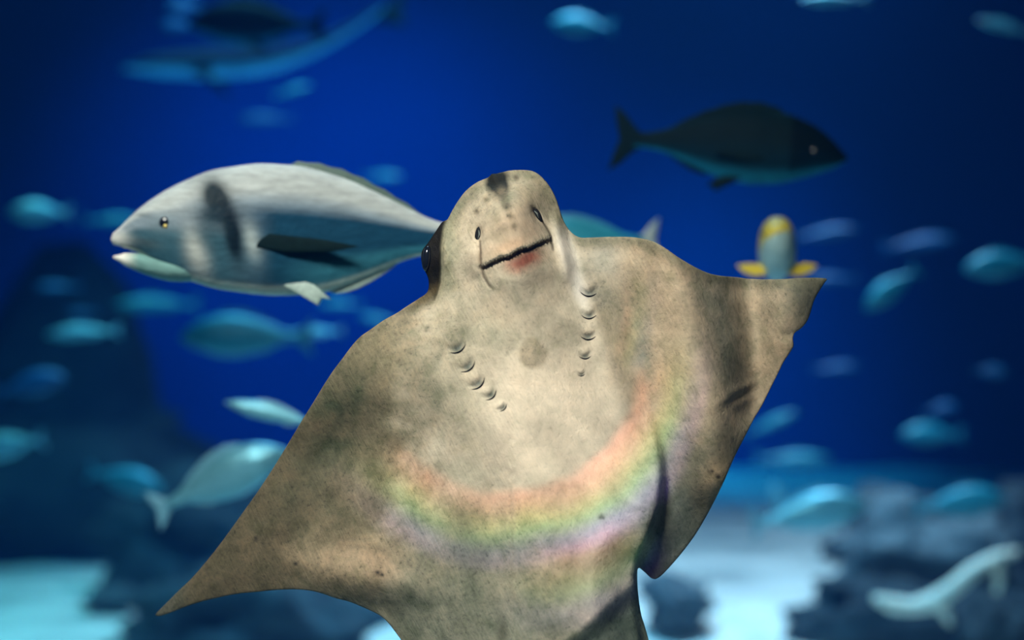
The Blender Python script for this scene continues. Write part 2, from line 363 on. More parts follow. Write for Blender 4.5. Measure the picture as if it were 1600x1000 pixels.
def pig_shade(q, D):  # skin colour, with some fold shade and lit ridges painted in
    x, y = q[:, 0], q[:, 1]
    c = np.tile(np.array([0.47, 0.40, 0.315]), (len(q), 1))
    def mix(col, w):
        nonlocal c
        w = np.clip(w, 0, 1)[:, None]; c = c * (1 - w) + np.array(col) * w
    nz = np.array([noise.fractal(Vector((a * 0.02, b * 0.02, 0)), 0.8, 2.0, 4) for a, b in q])
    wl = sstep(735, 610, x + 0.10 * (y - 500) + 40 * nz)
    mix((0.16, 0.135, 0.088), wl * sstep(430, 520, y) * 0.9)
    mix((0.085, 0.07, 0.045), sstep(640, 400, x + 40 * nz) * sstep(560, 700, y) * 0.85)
    mix((0.20, 0.20, 0.15), G(q, 700, 560, 50, 110, 10) * 0.5)
    mix((0.19, 0.19, 0.15), G(q, 720, 900, 80, 120) * 0.8)
    mix((0.045, 0.055, 0.035), G(q, 530, 650, 55, 110, 22) * 0.75 * (1 + nz))  # olive mottle, partly the shade of the fold painted in
    mix((0.13, 0.15, 0.10), G(q, 740, 660, 30, 90, -10) * 0.35 * (1 + nz))
    mix((0.055, 0.055, 0.036), G(q, 462, 770, 36, 80, 30) * 0.5 * (1 + nz))  # painted fold shade carried further down the fin
    mix((0.075, 0.08, 0.055), line_g(q, [(640, 540), (690, 640), (760, 730)], 26) * 0.4 * (1 + nz))
    mix((0.09, 0.10, 0.08), line_g(q, [(728, 780), (722, 860), (740, 960)], 20) * 0.45 * (1 + nz))  # shade of the lengthwise belly folds painted into the skin
    mix((0.18, 0.15, 0.10), G(q, 585, 540, 55, 45, -35) * 0.65)
    mix((0.34, 0.25, 0.175), G(q, 575, 880, 95, 32, 8) * 0.85)
    mix((0.07, 0.075, 0.06), G(q, 560, 942, 60, 14, 14) * 0.9)
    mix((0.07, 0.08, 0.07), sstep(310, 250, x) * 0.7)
    mix((0.12, 0.13, 0.10), G(q, 640, 960, 50, 45) * 0.7)
    # right fin
    wr = sstep(930, 990, x) * sstep(345, 380, y)
    mix((0.30, 0.235, 0.165), wr * 0.8)
    mix((0.34, 0.33, 0.29), G(q, 935, 430, 30, 90, 8) * 0.7)
    mix((0.30, 0.25, 0.175), line_g(q, [(925, 400), (960, 520), (985, 640)], 26) * 0.6 * (1 + nz))
    mix((0.13, 0.145, 0.115), line_g(q, [(975, 420), (1000, 520), (1035, 690)], 16) * 0.7 * (1 + nz))  # shade in the valley between trunk and fin, painted
    mix((0.16, 0.17, 0.14), line_g(q, [(1090, 400), (1120, 480), (1140, 560), (1150, 640)], 30) * 0.65)  # painted shade where the fin dips behind its ridge
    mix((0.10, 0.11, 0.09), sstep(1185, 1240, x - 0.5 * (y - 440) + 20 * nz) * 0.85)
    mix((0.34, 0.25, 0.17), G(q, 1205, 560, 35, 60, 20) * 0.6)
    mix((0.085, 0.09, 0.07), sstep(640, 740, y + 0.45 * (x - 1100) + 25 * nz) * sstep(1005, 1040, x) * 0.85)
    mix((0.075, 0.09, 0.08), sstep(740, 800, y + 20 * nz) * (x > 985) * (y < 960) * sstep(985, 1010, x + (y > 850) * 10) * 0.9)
    mix((0.38, 0.27, 0.17), G(q, 1115, 755, 22, 45, 20) * 0.7)
    mix((0.03, 0.035, 0.03), G(q, 1015, 895, 26, 20) * 0.9)
    # pale belly to the right
    mix((0.40, 0.39, 0.36), G(q, 975, 780, 60, 130, 12) * 0.75)
    mix((0.20, 0.24, 0.21), G(q, 800, 985, 120, 50) * 0.5)
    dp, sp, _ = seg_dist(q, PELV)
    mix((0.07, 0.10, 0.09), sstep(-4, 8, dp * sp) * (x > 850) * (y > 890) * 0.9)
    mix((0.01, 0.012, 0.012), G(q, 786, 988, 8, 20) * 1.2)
    # throat and face; belly lightened and head darkened in colour to offset the lamp
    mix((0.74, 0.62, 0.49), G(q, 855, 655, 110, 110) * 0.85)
    mix((0.43, 0.335, 0.24), line_g(q, [(1030, 390), (1050, 520), (1075, 620)], 30, False) * 0.8)  # lit strip along the right fin's ridge, painted lighter
    mix((0.20, 0.165, 0.12), np.clip(G(q, 836, 552, 25, 25) * 2.2 - 0.75 + 1.0 * nz * sstep(.15, .4, G(q, 836, 552, 25, 25)), 0, 0.7))
    mix((0.33, 0.34, 0.26), G(q, 770, 520, 50, 26, 20) * 0.5)
    head = sstep(480, 440, y)
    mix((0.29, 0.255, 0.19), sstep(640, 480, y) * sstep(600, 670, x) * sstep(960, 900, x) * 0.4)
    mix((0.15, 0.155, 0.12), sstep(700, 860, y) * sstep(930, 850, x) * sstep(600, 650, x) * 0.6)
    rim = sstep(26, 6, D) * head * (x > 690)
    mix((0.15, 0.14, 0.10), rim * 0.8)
    mix((0.27, 0.24, 0.175), head * G(q, 790, 300, 75, 34) * 0.8)
    mix((0.20, 0.21, 0.15), head * sstep(735, 700, x + 12 * nz) * 0.75)
    mix((0.52, 0.40, 0.29), head * G(q, 800, 360, 48, 36, -20) * 0.85)
    mix((0.60, 0.55, 0.50), line_g(q, [(868, 335), (884, 385), (905, 450), (920, 500)], 12) * 0.8)  # light catching the right side of the head, painted in
    mix((0.008, 0.009, 0.008), np.clip(G(q, 777, 281, 17, 17, 8) * 1.3 + G(q, 782, 300, 12, 14) * .6 - 0.15 + 0.9 * nz * sstep(.15, .5, G(q, 779, 290, 20, 26)), 0, 0.985))
    for (sx_, sy_, sr_) in ((785, 302, 9), (792, 322, 9), (797, 338, 7), (803, 354, 5), (806, 278, 5), (760, 312, 5), (745, 330, 5)):
        mix((0.10, 0.085, 0.06), G(q, sx_, sy_, sr_, sr_) * (0.75 + nz))
    mix((0.18, 0.13, 0.08), G(q, 845, 300, 24, 30) * 0.3)
    mix((0.13, 0.02, 0.014), np.clip(G(q, 818, 406, 32, 18, -22) * 1.2 - 0.15 + 0.3 * nz * sstep(.1, .4, G(q, 818, 406, 30, 17, -22)), 0, 0.88) * (1 - inside(q, np.array(FLAP))))
    mix((0.50, 0.33, 0.22), G(q, 795, 385, 35, 10, -22) * 0.7)
    dm, sm, pm = seg_dist(q, MOUTH)
    mix((0.15, 0.13, 0.10), np.exp(-((dm - 3) / 3.5) ** 2) * inside(q, np.array(FLAP)) * (0.65 + 0.35 * np.sin(pm * 150)))
    mix((0.02, 0.012, 0.01), np.exp(-(dm / 1.5) ** 2) * 0.9)
    for pth in (FLAP_L + CHIN_L[1:], FLAP_R + CHIN_R[1:]):
        dl, sl, pl = seg_dist(q, pth); mix((0.06, 0.045, 0.035), np.exp(-(dl / 1.7) ** 2) * 0.85 * sstep(1, 0.8, pl))
    # side of the head
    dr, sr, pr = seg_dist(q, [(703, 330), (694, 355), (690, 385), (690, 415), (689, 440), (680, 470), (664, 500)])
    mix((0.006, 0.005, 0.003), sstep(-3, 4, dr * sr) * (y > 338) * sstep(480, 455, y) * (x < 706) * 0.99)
    mix((0.12, 0.09, 0.045), G(q, 660, 468, 30, 9, -35) * 0.8)
    # blemishes
    for (bx, by, br) in ((1111, 738, 3.8), (1122, 744, 5.0), (590, 895, 4.5), (597, 898, 3.5), (461, 880, 3.0), (400, 842, 4.0), (667, 514, 3), (940, 807, 4), (858, 670, 2.2), (1055, 860, 3)):
        mix((0.02, 0.02, 0.018), G(q, bx, by, br, br * 0.8) * 1.2)
    for (gx, gy, gr, ga) in GILL_L + GILL_R:
        c_, s_ = math.cos(R(ga)), math.sin(R(ga)); dx, dy = x - gx, y - gy
        u = dx * c_ + dy * s_; v = -dx * s_ + dy * c_; e = gr * 0.75 - v * v / (gr * 2.5)
        mix((0.10, 0.13, 0.13), np.exp(-((u - e + gr * .12) / (gr * 0.42)) ** 2 - (v / (gr * (0.75 + 0.3 * np.clip((e - u) / gr, -1, 1)))) ** 2) * 0.85)  # shade in the hollow of each gill hood, painted
        mix((0.04, 0.045, 0.04), np.exp(-(((u - e) - gr * 0.34) / (gr * 0.13)) ** 2) * np.exp(-(v / (gr * 1.05)) ** 4) * 0.8)
    c *= (1 + 0.22 * nz)[:, None]
    return np.clip(c, 0.005, 1)

def build_ray():
    step_f, step_c = 1.7, 5.0
    pts = []
    def grid(x0, x1, y0, y1, st):
        gx, gy = np.meshgrid(np.arange(x0, x1, st), np.arange(y0, y1, st * 0.9)); gx[1::2] += st / 2
        g = np.stack([gx.ravel(), gy.ravel()], 1)
        return g + (np.random.RandomState(3).rand(*g.shape) - 0.5) * st * 0.15
    FB = [(655, 935, 262, 470), (690, 810, 470, 655), (880, 945, 440, 600)]
    def infine(q):
        m = np.zeros(len(q), bool)
        for a, b, c, d in FB: m |= (q[:, 0] >= a) & (q[:, 0] < b) & (q[:, 1] >= c) & (q[:, 1] < d)
        return m
    g = grid(230, 1300, 255, 1430, step_c); g = g[~infine(g)]
    h = grid(655, 945, 262, 655, step_f); h = h[infine(h)]
    g = np.concatenate([g, h])
    g = g[inside(g, LOOP)]
    D, _, _ = seg_dist(g, LOOP, True)
    g = g[D > 1.3]
    for off in (1.0, 2.6):                               # rings just inside the edge keep it round
        n = len(LOOP); tan = np.roll(LOOP, -1, 0) - np.roll(LOOP, 1, 0); tan /= np.linalg.norm(tan, axis=1)[:, None]
        for sgn in (1, -1):
            r = LOOP + sgn * off * np.stack([-tan[:, 1], tan[:, 0]], 1)
            ok = inside(r, LOOP); dd, _, _ = seg_dist(r, LOOP, True)
            if ok.mean() > 0.5: g = np.concatenate([g, r[ok & (dd > off * 0.8)]])
    nb = len(LOOP)
    allp = [Vector(p) for p in LOOP] + [Vector(p) for p in g]
    vo, eo, fo, ov, oe, of = delaunay_2d_cdt(allp, [], [list(range(nb))], 1, 1e-4)
    q = np.array([tuple(v) for v in vo]); D, _, _ = seg_dist(q, LOOP, True)
    # smooth D a little so that the medial axis leaves no crease
    f, bend = relief(q, D)
    edge = np.array([len(o) > 0 and min(o) < nb for o in ov])
    f = np.maximum(f, 0.4); f[edge] = 0
    back = np.clip(6 * sstep(0, 30, D) + 2.5 * np.sqrt(1 - (1 - np.clip(D / 9, 0, 1)) ** 2) + 55 * np.exp(-((q[:, 0] - 800 - (q[:, 1] - 300) * 0.05) / 130) ** 2) * sstep(0, 90, D), 0.3, None); back[edge] = 0
    def world(px, h):
        Y = RY - h * PX
        return np.stack([(px[:, 0] - 800) / F * Y, Y, (500 - px[:, 1]) / F * Y], 1)
    front = world(q, bend + f); rear = world(q, bend - back)
    origin = np.array(P(800, 620, RY))
    front -= origin; rear -= origin
    idx = {}; nv = len(q); rear_id = np.zeros(nv, int); extra = []
    for i in range(nv):
        if edge[i]: rear_id[i] = i
        else: rear_id[i] = nv + len(extra); extra.append(rear[i])
    verts = np.concatenate([front, np.array(extra)])
    faces = []
    for t in fo:
        a, b, c = t[:3]
        cr = (q[b, 0] - q[a, 0]) * (q[c, 1] - q[a, 1]) - (q[b, 1] - q[a, 1]) * (q[c, 0] - q[a, 0])
        if cr > 0: a, b, c = a, c, b                      # pixel y runs down
        faces.append((a, b, c)); faces.append((int(rear_id[a]), int(rear_id[c]), int(rear_id[b])))
    me = mesh('bull_ray', verts, [tuple(int(i) for i in t) for t in faces])
    cf = pig_shade(q, D)
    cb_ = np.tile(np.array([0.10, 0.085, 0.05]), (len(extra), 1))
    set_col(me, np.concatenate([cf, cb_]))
    return me, origin

def mat_ray():
    m, t, b = new_mat('ray_skin')
    at = N(t, 'ShaderNodeAttribute', attribute_name='pigment_shade')
    tc = N(t, 'ShaderNodeTexCoord')
    n1 = noise_node(t, 60, 6, 0.7, tc.outputs['Object'], 0.3)
    n2 = noise_node(t, 230, 4, 0.7, tc.outputs['Object'])
    m0 = N(t, 'ShaderNodeMapping'); m0.inputs['Rotation'].default_value = (0, R(28), 0); t.links.new(tc.outputs['Object'], m0.inputs[0])
    mp = N(t, 'ShaderNodeMapping'); mp.inputs['Scale'].default_value = (420, 90, 40)
    t.links.new(m0.outputs[0], mp.inputs[0]); n3 = noise_node(t, 1, 3, 0.6, mp.outputs[0])
    n4 = noise_node(t, 22, 5, 0.65, tc.outputs['Object'], 0.6)
    r1 = ramp(t, n1.outputs[0], [(0.32, (0.66, 0.70, 0.62)), (0.5, (0.97, 0.96, 0.93)), (0.70, (1.22, 1.15, 1.08))])
    r2 = ramp(t, n2.outputs[0], [(0.30, (0.50, 0.52, 0.50)), (0.42, (0.95, 0.95, 0.95)), (0.7, (1.14, 1.12, 1.08))])
    r3 = ramp(t, n3.outputs[0], [(0.35, (0.92, 0.92, 0.92)), (0.65, (1.06, 1.06, 1.05))])
    r4 = ramp(t, n4.outputs[0], [(0.36, (0.76, 0.80, 0.78)), (0.5, (0.96, 0.96, 0.96)), (0.66, (1.10, 1.05, 1.02))])
    rr = mixrgb(t, r3.outputs[0], r4.outputs[0], 1.0, 'MULTIPLY'); 
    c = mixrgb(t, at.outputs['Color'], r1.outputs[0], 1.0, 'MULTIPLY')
    c = mixrgb(t, c, r2.outputs[0], 1.0, 'MULTIPLY')
    c = mixrgb(t, c, rr, 1.0, 'MULTIPLY')
    bw = N(t, 'ShaderNodeRGBToBW'); t.links.new(at.outputs['Color'], bw.inputs[0])
    mr = N(t, 'ShaderNodeMapRange'); t.links.new(bw.outputs[0], mr.inputs[0])
    mr.inputs[1].default_value = 0.22; mr.inputs[2].default_value = 0.45; mr.inputs[3].default_value = 0.0; mr.inputs[4].default_value = 0.62
    c = mixrgb(t, c, at.outputs['Color'], mr.outputs[0])        # the pale belly is smoother than the fins
    t.links.new(c, b.inputs['Base Color'])
    b.inputs['Roughness'].default_value = 0.55; b.inputs['Specular IOR Level'].default_value = 0.05
    b.inputs['Subsurface Weight'].default_value = 0.0
    hh = math_n(t, 'ADD', math_n(t, 'MULTIPLY', n2.outputs[0], 0.6), math_n(t, 'MULTIPLY', n3.outputs[0], 0.7))
    hh = math_n(t, 'ADD', hh, n1.outputs[0])
    bump(t, b, hh, 0.35, 0.004)
    return m
ray_me, ray_o = build_ray()
ray = obj('bull_ray', ray_me, mat_ray(), None, Vector(ray_o))
tag(ray, 'large pale-bellied ray swimming upward, underside with smiling mouth facing the glass', 'ray')

def simple_mat(name, col, rough=0.5, metal=0.0, spec=0.5):
    m, t, b = new_mat(name); tc = N(t, 'ShaderNodeTexCoord')
    n = noise_node(t, 90, 3, 0.6, tc.outputs['Object'])
    r = ramp(t, n.outputs[0], [(0.3, tuple(x * 0.8 for x in col)), (0.7, tuple(min(1, x * 1.15) for x in col))])
    t.links.new(r.outputs[0], b.inputs['Base Color'])
    b.inputs['Roughness'].default_value = rough; b.inputs['Metallic'].default_value = metal; b.inputs['Specular IOR Level'].default_value = spec
    return m
M_BLACK = simple_mat('black_eye', (0.006, 0.008, 0.012), 0.12)
M_SLOT = simple_mat('dark_opening', (0.005, 0.005, 0.005), 0.6, 0, 0.12)
M_GILL = simple_mat('gill_skin', (0.13, 0.15, 0.14), 0.5)
M_TEETH = simple_mat('dark_lip_fringe', (0.10, 0.088, 0.065), 0.6, 0, 0.2)

def ell(name, rx, ry, rz, mat, parent, loc, rot=(0, 0, 0), seg=20):
    bm = bmesh.new(); bmesh.ops.create_uvsphere(bm, u_segments=seg, v_segments=seg // 2 + 2, radius=1)
    bmesh.ops.scale(bm, vec=(rx, ry, rz), verts=bm.verts)
    me = bpy.data.meshes.new(name); bm.to_mesh(me); bm.free(); me.polygons.foreach_set('use_smooth', [True] * len(me.polygons))
    o = obj(name, me, mat, parent, loc); o.rotation_euler = rot; return o
def tube_mesh(name, pts, rad, seg=8):
    v, f = [], []; n = len(pts)
    pts = [Vector(p) for p in pts]
    for i, p in enumerate(pts):
        d = (pts[min(i + 1, n - 1)] - pts[max(i - 1, 0)]).normalized()
        a = d.cross(Vector((0, 1, 0.01))).normalized(); b = d.cross(a)
        r = rad[i] if isinstance(rad, (list, tuple)) else rad
        for k in range(seg):
            t = 2 * math.pi * k / seg; v.append(p + (a * math.cos(t) + b * math.sin(t)) * r)
    for i in range(n - 1):
        for k in range(seg):
            k2 = (k + 1) % seg; f.append((i * seg + k, i * seg + k2, (i + 1) * seg + k2, (i + 1) * seg + k))
    f.append(tuple(range(seg))[::-1]); f.append(tuple((n - 1) * seg + k for k in range(seg)))
    return mesh(name, v, f)

LOOPNP = LOOP
def on_ray(px, py, lift=0.0):
    q = np.array([[px, py]], float); D, _, _ = seg_dist(q, LOOPNP, True); f, b = relief(q, D); f = np.maximum(f, 0.4)
    Y = RY - (f[0] + b[0] + lift) * PX
    return P(px, py, Y) - Vector(ray_o)
# nostrils: a dark oval opening with a pale inner fold
for (nx, ny, a) in ((748, 367, 6), (838.5, 335, -32)):
    ns = ell('nostril', 5.8 * PX, 3 * PX, 13.5 * PX, M_SLOT, ray, on_ray(nx, ny, 4.5), (0, R(a), 0))
    p = [Vector((-0.5 * PX, -3.2 * PX, 7 * PX)), Vector((1.0 * PX, -3.6 * PX, 1 * PX)), Vector((-0.5 * PX, -3.2 * PX, -7 * PX))]
    obj('nostril_fold', tube_mesh('nostril_fold', p, [0.4 * PX, 1.1 * PX, 0.4 * PX]), M_GILL, ns)
# fringed lip along the mouth: a row of little knobs joined into one part
def lip():
    bm = bmesh.new(); d = smooth_loop(MOUTH + MOUTH[::-1][1:-1], 2.4); half = d[:len(d) // 2 + 1]; rnd = random.Random(4)
    for i, p in enumerate(half):
        if p[0] < 753 or p[0] > 861: continue
        c = on_ray(p[0], p[1] - 3.4, -0.2); r = PX * (1.8 + rnd.random() * 1.2)
        m = Matrix.Translation(c) @ Matrix.Rotation(R(-22 + rnd.uniform(-25, 25)), 4, 'Y') @ Matrix.Diagonal((r * 0.55, r * 0.6, r * rnd.uniform(.7, 1.15), 1))
        bmesh.ops.create_icosphere(bm, subdivisions=2, radius=1, matrix=m)
    me = bpy.data.meshes.new('lip_fringe'); bm.to_mesh(me); bm.free(); me.polygons.foreach_set('use_smooth', [True] * len(me.polygons))
    return me
o = obj('lip_fringe', lip(), M_TEETH, ray); tag(o, 'dark fringed edge of the upper lip')
o = obj('mouth_opening', tube_mesh('mouth_opening', [on_ray(x_, y_ + 1.6, -0.5) for x_, y_ in MOUTH], 0.6 * PX), M_SLOT, ray); tag(o, 'thin dark mouth line')
# gill slits: the dark crescent under each hood
for (gx, gy, gr, ga) in GILL_L + GILL_R:
    c, s = math.cos(R(ga)), math.sin(R(ga)); pts = []; rad = []
    for k in range(9):
        v = (k / 8 - 0.5) * 2.3 * gr; u = gr * 0.75 - v * v / (gr * 2.5) + gr * 0.36
        qx, qy = gx + u * c - v * s, gy + u * s + v * c
        pts.append(on_ray(qx, qy, 0.2)); rad.append(PX * gr * (0.02 + 0.10 * math.sin(math.pi * k / 8)))
    obj('gill_slit', tube_mesh('gill_slit', pts, rad, 6), M_SLOT, ray)
# eye on the side of the head
e = ell('eye', 8 * PX, 9 * PX, 20 * PX, M_BLACK, ray, on_ray(667, 404, -3), (0, R(6), 0)); tag(e, 'dark bulging eye')

# ------------------------------------------------------------ FISHES
def lerp_tab(tab, s):
    xs = [a for a, _ in tab]; return np.interp(s, xs, [b for _, b in tab])
def smooth_tab(tab, s):
    # monotone-ish smooth interpolation by sampling linear and averaging
    w = np.linspace(-0.03, 0.03, 7)
    return np.mean([lerp_tab(tab, np.clip(s + d, 0, 1)) for d in w], axis=0)
BREAM = dict(top=[(0, .0), (.02, .022), (.08, .075), (.16, .125), (.28, .165), (.42, .178), (.55, .165), (.7, .12), (.85, .06), (.95, .035), (1, .034)],
             bot=[(0, .0), (.02, -.022), (.08, -.055), (.16, -.085), (.3, -.130), (.45, -.145), (.6, -.125), (.72, -.085), (.85, -.04), (.95, -.028), (1, -.03)],
             wid=[(0, .0), (.02, .02), (.1, .05), (.25, .078), (.45, .078), (.7, .045), (.9, .018), (1, .008)])
SLIM = dict(top=[(0, .0), (.03, .015), (.12, .05), (.3, .082), (.5, .085), (.75, .05), (.92, .022), (1, .02)],
            bot=[(0, .0), (.03, -.015), (.12, -.045), (.3, -.075), (.5, -.075), (.75, -.045), (.92, -.02), (1, -.018)],
            wid=[(0, .0), (.03, .015), (.12, .035), (.3, .05), (.5, .05), (.75, .03), (1, .006)])
SHARK = dict(top=[(0, .0), (.04, .018), (.15, .045), (.35, .062), (.6, .05), (.8, .028), (1, .012)],
             bot=[(0, .0), (.04, -.010), (.15, -.028), (.35, -.042), (.6, -.034), (.8, -.02), (1, -.01)],
             wid=[(0, .0), (.04, .03), (.15, .06), (.35, .065), (.6, .045), (.8, .022), (1, .006)])
def body_mesh(prof, ns, nr, colfn, bendc=0.0, mouth=0.0):
    """x: snout at +0.5, tail root at -0.38 for a body length of 1 including the tail fin"""
    s = np.linspace(0, 1, ns) ** 1.0; s = s * 0.9 + 0.1 * s * s; s = s / s[-1]
    T, B, W = smooth_tab(prof['top'], s), smooth_tab(prof['bot'], s), smooth_tab(prof['wid'], s)
    T[0] = B[0] = (T[0] + B[0]) / 2; W[0] = 0.0
    C = (T + B) / 2 * sstep(.30, .08, s)
    v, cols, f = [], [], []
    for i in range(ns):
        x = 0.5 - 0.9 * s[i]
        for k in range(nr):
            a = 2 * math.pi * k / nr
            cz = math.cos(a); sy = math.sin(a)
            z = C[i] + (T[i] - C[i]) * cz if cz > 0 else C[i] - (B[i] - C[i]) * cz
            y = W[i] * math.copysign(abs(sy) ** 0.85, sy)
            if mouth and s[i] < 0.11:                     # open jaw: part the halves along the gape
                g = mouth * (1 - s[i] / 0.11)
                z += (0.35 * g if cz > -0.05 else -g) * (0.3 + 0.7 * abs(cz))
            yy = y + bendc * (s[i] ** 2)
            v.append((x, yy, z)); cols.append(colfn(s[i], cz, sy, z))
    for i in range(ns - 1):
        for k in range(nr):
            k2 = (k + 1) % nr
            f.append((i * nr + k, (i + 1) * nr + k, (i + 1) * nr + k2, i * nr + k2))
    f.append(tuple(range(nr))); f.append(tuple((ns - 1) * nr + k for k in range(nr))[::-1])
    me = mesh('fish', v, f); set_col(me, np.array(cols)); return me
def fin_mesh(name, outline, thick=0.006, plane='xz', rays=0):
    """a thin lens-shaped fin over an outline in x,z: thick in the middle, sharp at the rim"""
    o = np.array(outline, float); c = o.mean(0); n = len(o); v, f = [], []
    rings = (1.0, 0.97, 0.6, 0.25)
    for side in (1, -1):
        for ri, r in enumerate(rings):
            for p in o:
                q = c + (p - c) * r; y = side * thick * (0, 0.35, 0.8, 1.0)[ri]
                v.append((q[0], y, q[1]))
        v.append((c[0], side * thick, c[1]))
    m = len(rings) * n + 1
    for sd in (0, 1):
        for ri in range(len(rings) - 1):
            for k in range(n):
                k2 = (k + 1) % n; q = (sd * m + ri * n + k, sd * m + ri * n + k2, sd * m + (ri + 1) * n + k2, sd * m + (ri + 1) * n + k)
                f.append(q if sd else q[::-1])
        for k in range(n):
            k2 = (k + 1) % n; q = (sd * m + (len(rings) - 1) * n + k, sd * m + (len(rings) - 1) * n + k2, sd * m + m - 1)
            f.append(q if sd else q[::-1])
    me = mesh(name, v, f)
    bm = bmesh.new(); bm.from_mesh(me); bmesh.ops.remove_doubles(bm, verts=bm.verts, dist=1e-6); bm.to_mesh(me); bm.free()
    return me
TAIL = [(-.36, .028), (-.40, .055), (-.45, .11), (-.50, .145), (-.485, .07), (-.465, .0), (-.485, -.07), (-.50, -.14), (-.45, -.105), (-.40, -.05), (-.36, -.026)]
def dorsal(prof, a=.3, b=.85, h=.045):
    s = np.linspace(a, b, 14); T = smooth_tab(prof['top'], s); up = []; 
    for i, (si, ti) in enumerate(zip(s, T)):
        u = i / 13; up.append((0.5 - .9 * si, ti - .006 + h * math.sin(math.pi * u) ** 0.5 * (1 - .4 * u) + (0.004 if i % 2 else 0)))
    dn = [(0.5 - .9 * si, ti - .02) for si, ti in zip(s, T)][::-1]
    return up + dn
def anal(prof, a=.62, b=.85, h=.035):
    s = np.linspace(a, b, 8); B = smooth_tab(prof['bot'], s); up = []
    for i, (si, ti) in enumerate(zip(s, B)):
        u = i / 7; up.append((0.5 - .9 * si, ti + .006 - h * math.sin(math.pi * u) ** 0.6 * (1 - .5 * u)))
    return up + [(0.5 - .9 * si, ti + .02) for si, ti in zip(s, B)][::-1]
PECT = [(.18, -.03), (.10, -.012), (.0, -.012), (-.07, -.02), (-.02, -.042), (.06, -.055), (.14, -.05)]
PELVF = [(.08, -.118), (.02, -.15), (-.04, -.185), (-.05, -.165), (-.075, -.168), (-.03, -.13), (.0, -.12)]

def mat_fish(name, tint=(1, 1, 1), metal=0.35, rough=0.35, spec=0.5):
    m, t, b = new_mat(name); b.inputs['Specular IOR Level'].default_value = spec
    at = N(t, 'ShaderNodeAttribute', attribute_name='pigment_shade'); tc = N(t, 'ShaderNodeTexCoord')
    mp = N(t, 'ShaderNodeMapping'); mp.inputs['Scale'].default_value = (9, 9, 34); t.links.new(tc.outputs['Object'], mp.inputs[0])
    n = noise_node(t, 2.0, 4, 0.6, mp.outputs[0])
    r = ramp(t, n.outputs[0], [(0.3, (0.78, 0.78, 0.78)), (0.7, (1.15, 1.15, 1.15))])
    c = mixrgb(t, at.outputs['Color'], r.outputs[0], 1.0, 'MULTIPLY'); c = mixrgb(t, c, tint, 1.0, 'MULTIPLY')
    t.links.new(c, b.inputs['Base Color']); b.inputs['Roughness'].default_value = rough; b.inputs['Metallic'].default_value = metal
    v = N(t, 'ShaderNodeTexVoronoi'); v.inputs['Scale'].default_value = 70; t.links.new(tc.outputs['Object'], v.inputs['Vector'])
    bump(t, b, v.outputs['Distance'], 0.15, 0.004)
    return m
def fin_mat(name, col, alpha=1.0):
    m = simple_mat(name, col, 0.5)
    return m
def orient(o, yaw, pitch, roll=0):
    o.rotation_euler = (Matrix.Rotation(R(yaw), 4, 'Z') @ Matrix.Rotation(R(-pitch), 4, 'Y') @ Matrix.Rotation(R(roll), 4, 'X')).to_euler()

# --- the silver bream in the left
BIGB = dict(top=[(0, -.018), (.02, .006), (.08, .064), (.16, .116), (.28, .168), (.42, .190), (.55, .186), (.68, .155), (.8, .108), (.92, .055), (1, .035)],
            bot=[(0, -.028), (.02, -.038), (.06, -.046), (.10, -.056), (.12, -.085), (.17, -.108), (.3, -.145), (.45, -.160), (.6, -.155), (.72, -.115), (.85, -.058), (.95, -.034), (1, -.03)],
            wid=[(0, .012), (.02, .026), (.1, .055), (.25, .080), (.45, .080), (.7, .045), (.9, .018), (1, .008)])
def col_bream(s, cz, sy, zz):
    x = 180 + s * 531; z = zz * 590
    def g(cx, c_, rx, rz, a=0):
        co, si = math.cos(R(a)), math.sin(R(a)); dx, dz = x - cx, z - c_
        return math.exp(-((dx * co + dz * si) / rx) ** 2 - ((-dx * si + dz * co) / rz) ** 2)
    c = np.array([.40, .42, .41])
    def mix(col, w):
        nonlocal c
        w = min(max(w, 0), 1); c = c * (1 - w) + np.array(col) * w
    mid = float(sstep(.66, .40, cz)); mix((.20, .25, .29), mid)
    fl_ = float(sstep(.46, .26, cz)) * float(sstep(330, 440, x)); mix((.008, .045, .085), fl_)  # silver flank mirroring dark water, painted as dark colour
    fh = float(sstep(.16, -.12, cz)) * float(sstep(460, 340, x)); mix((.02, .085, .12), fh * .92)
    mix((.03, .14, .19), float(sstep(-.25, -.6, cz)) * float(sstep(420, 520, x)) * .9)
    mix((.50, .58, .50), float(sstep(-.80, -.95, cz)))
    mix((.55, .55, .50), g(315, -30, 16, 36, 15) * .8)                # pale cheek plates
    mix((.50, .52, .50), g(265, 40, 40, 14) * .6)
    mix((.45, .5, .48), g(398, -12, 12, 26, 15) * .7)
    mix((.01, .02, .025), g(344, 50, 19, 34, 24) * 1.6); mix((.01, .02, .03), g(346, 26, 30, 14) * 1.2); mix((.005, .012, .018), g(369, -2, 12, 40, 12) * 1.6); mix((.03, .07, .09), g(335, 0, 20, 30, 12) * .7)
    mix((.05, .08, .09), g(240, -18, 26, 7, -12) * .9); mix((.08, .10, .11), g(233, 25, 16, 3, -10) * .6)
    mix((.10, .15, .17), g(262, 8, 26, 18) * .45)
    mix((.7, .68, .62), g(192, -14, 20, 14) * .9)
    return c
M_BREAM = mat_fish('silver_scales', metal=0.0, rough=0.45, spec=0.04)
M_FINP = simple_mat('pale_fin', (0.30, 0.38, 0.34), 0.5)
M_FIND = simple_mat('dark_fin', (0.004, 0.012, 0.012), 0.7, 0, 0.03)
M_FING = simple_mat('grey_green_fin', (0.06, 0.10, 0.08), 0.6)
M_YEL = simple_mat('yellow_fin', (0.75, 0.50, 0.03), 0.5)
M_GOLD = simple_mat('gold_iris', (0.55, 0.42, 0.12), 0.3, 0.4)
M_LIPW = simple_mat('pale_lip', (0.72, 0.70, 0.64), 0.45)
M_MOUTH = simple_mat('mouth_inside', (0.02, 0.05, 0.08), 0.7)

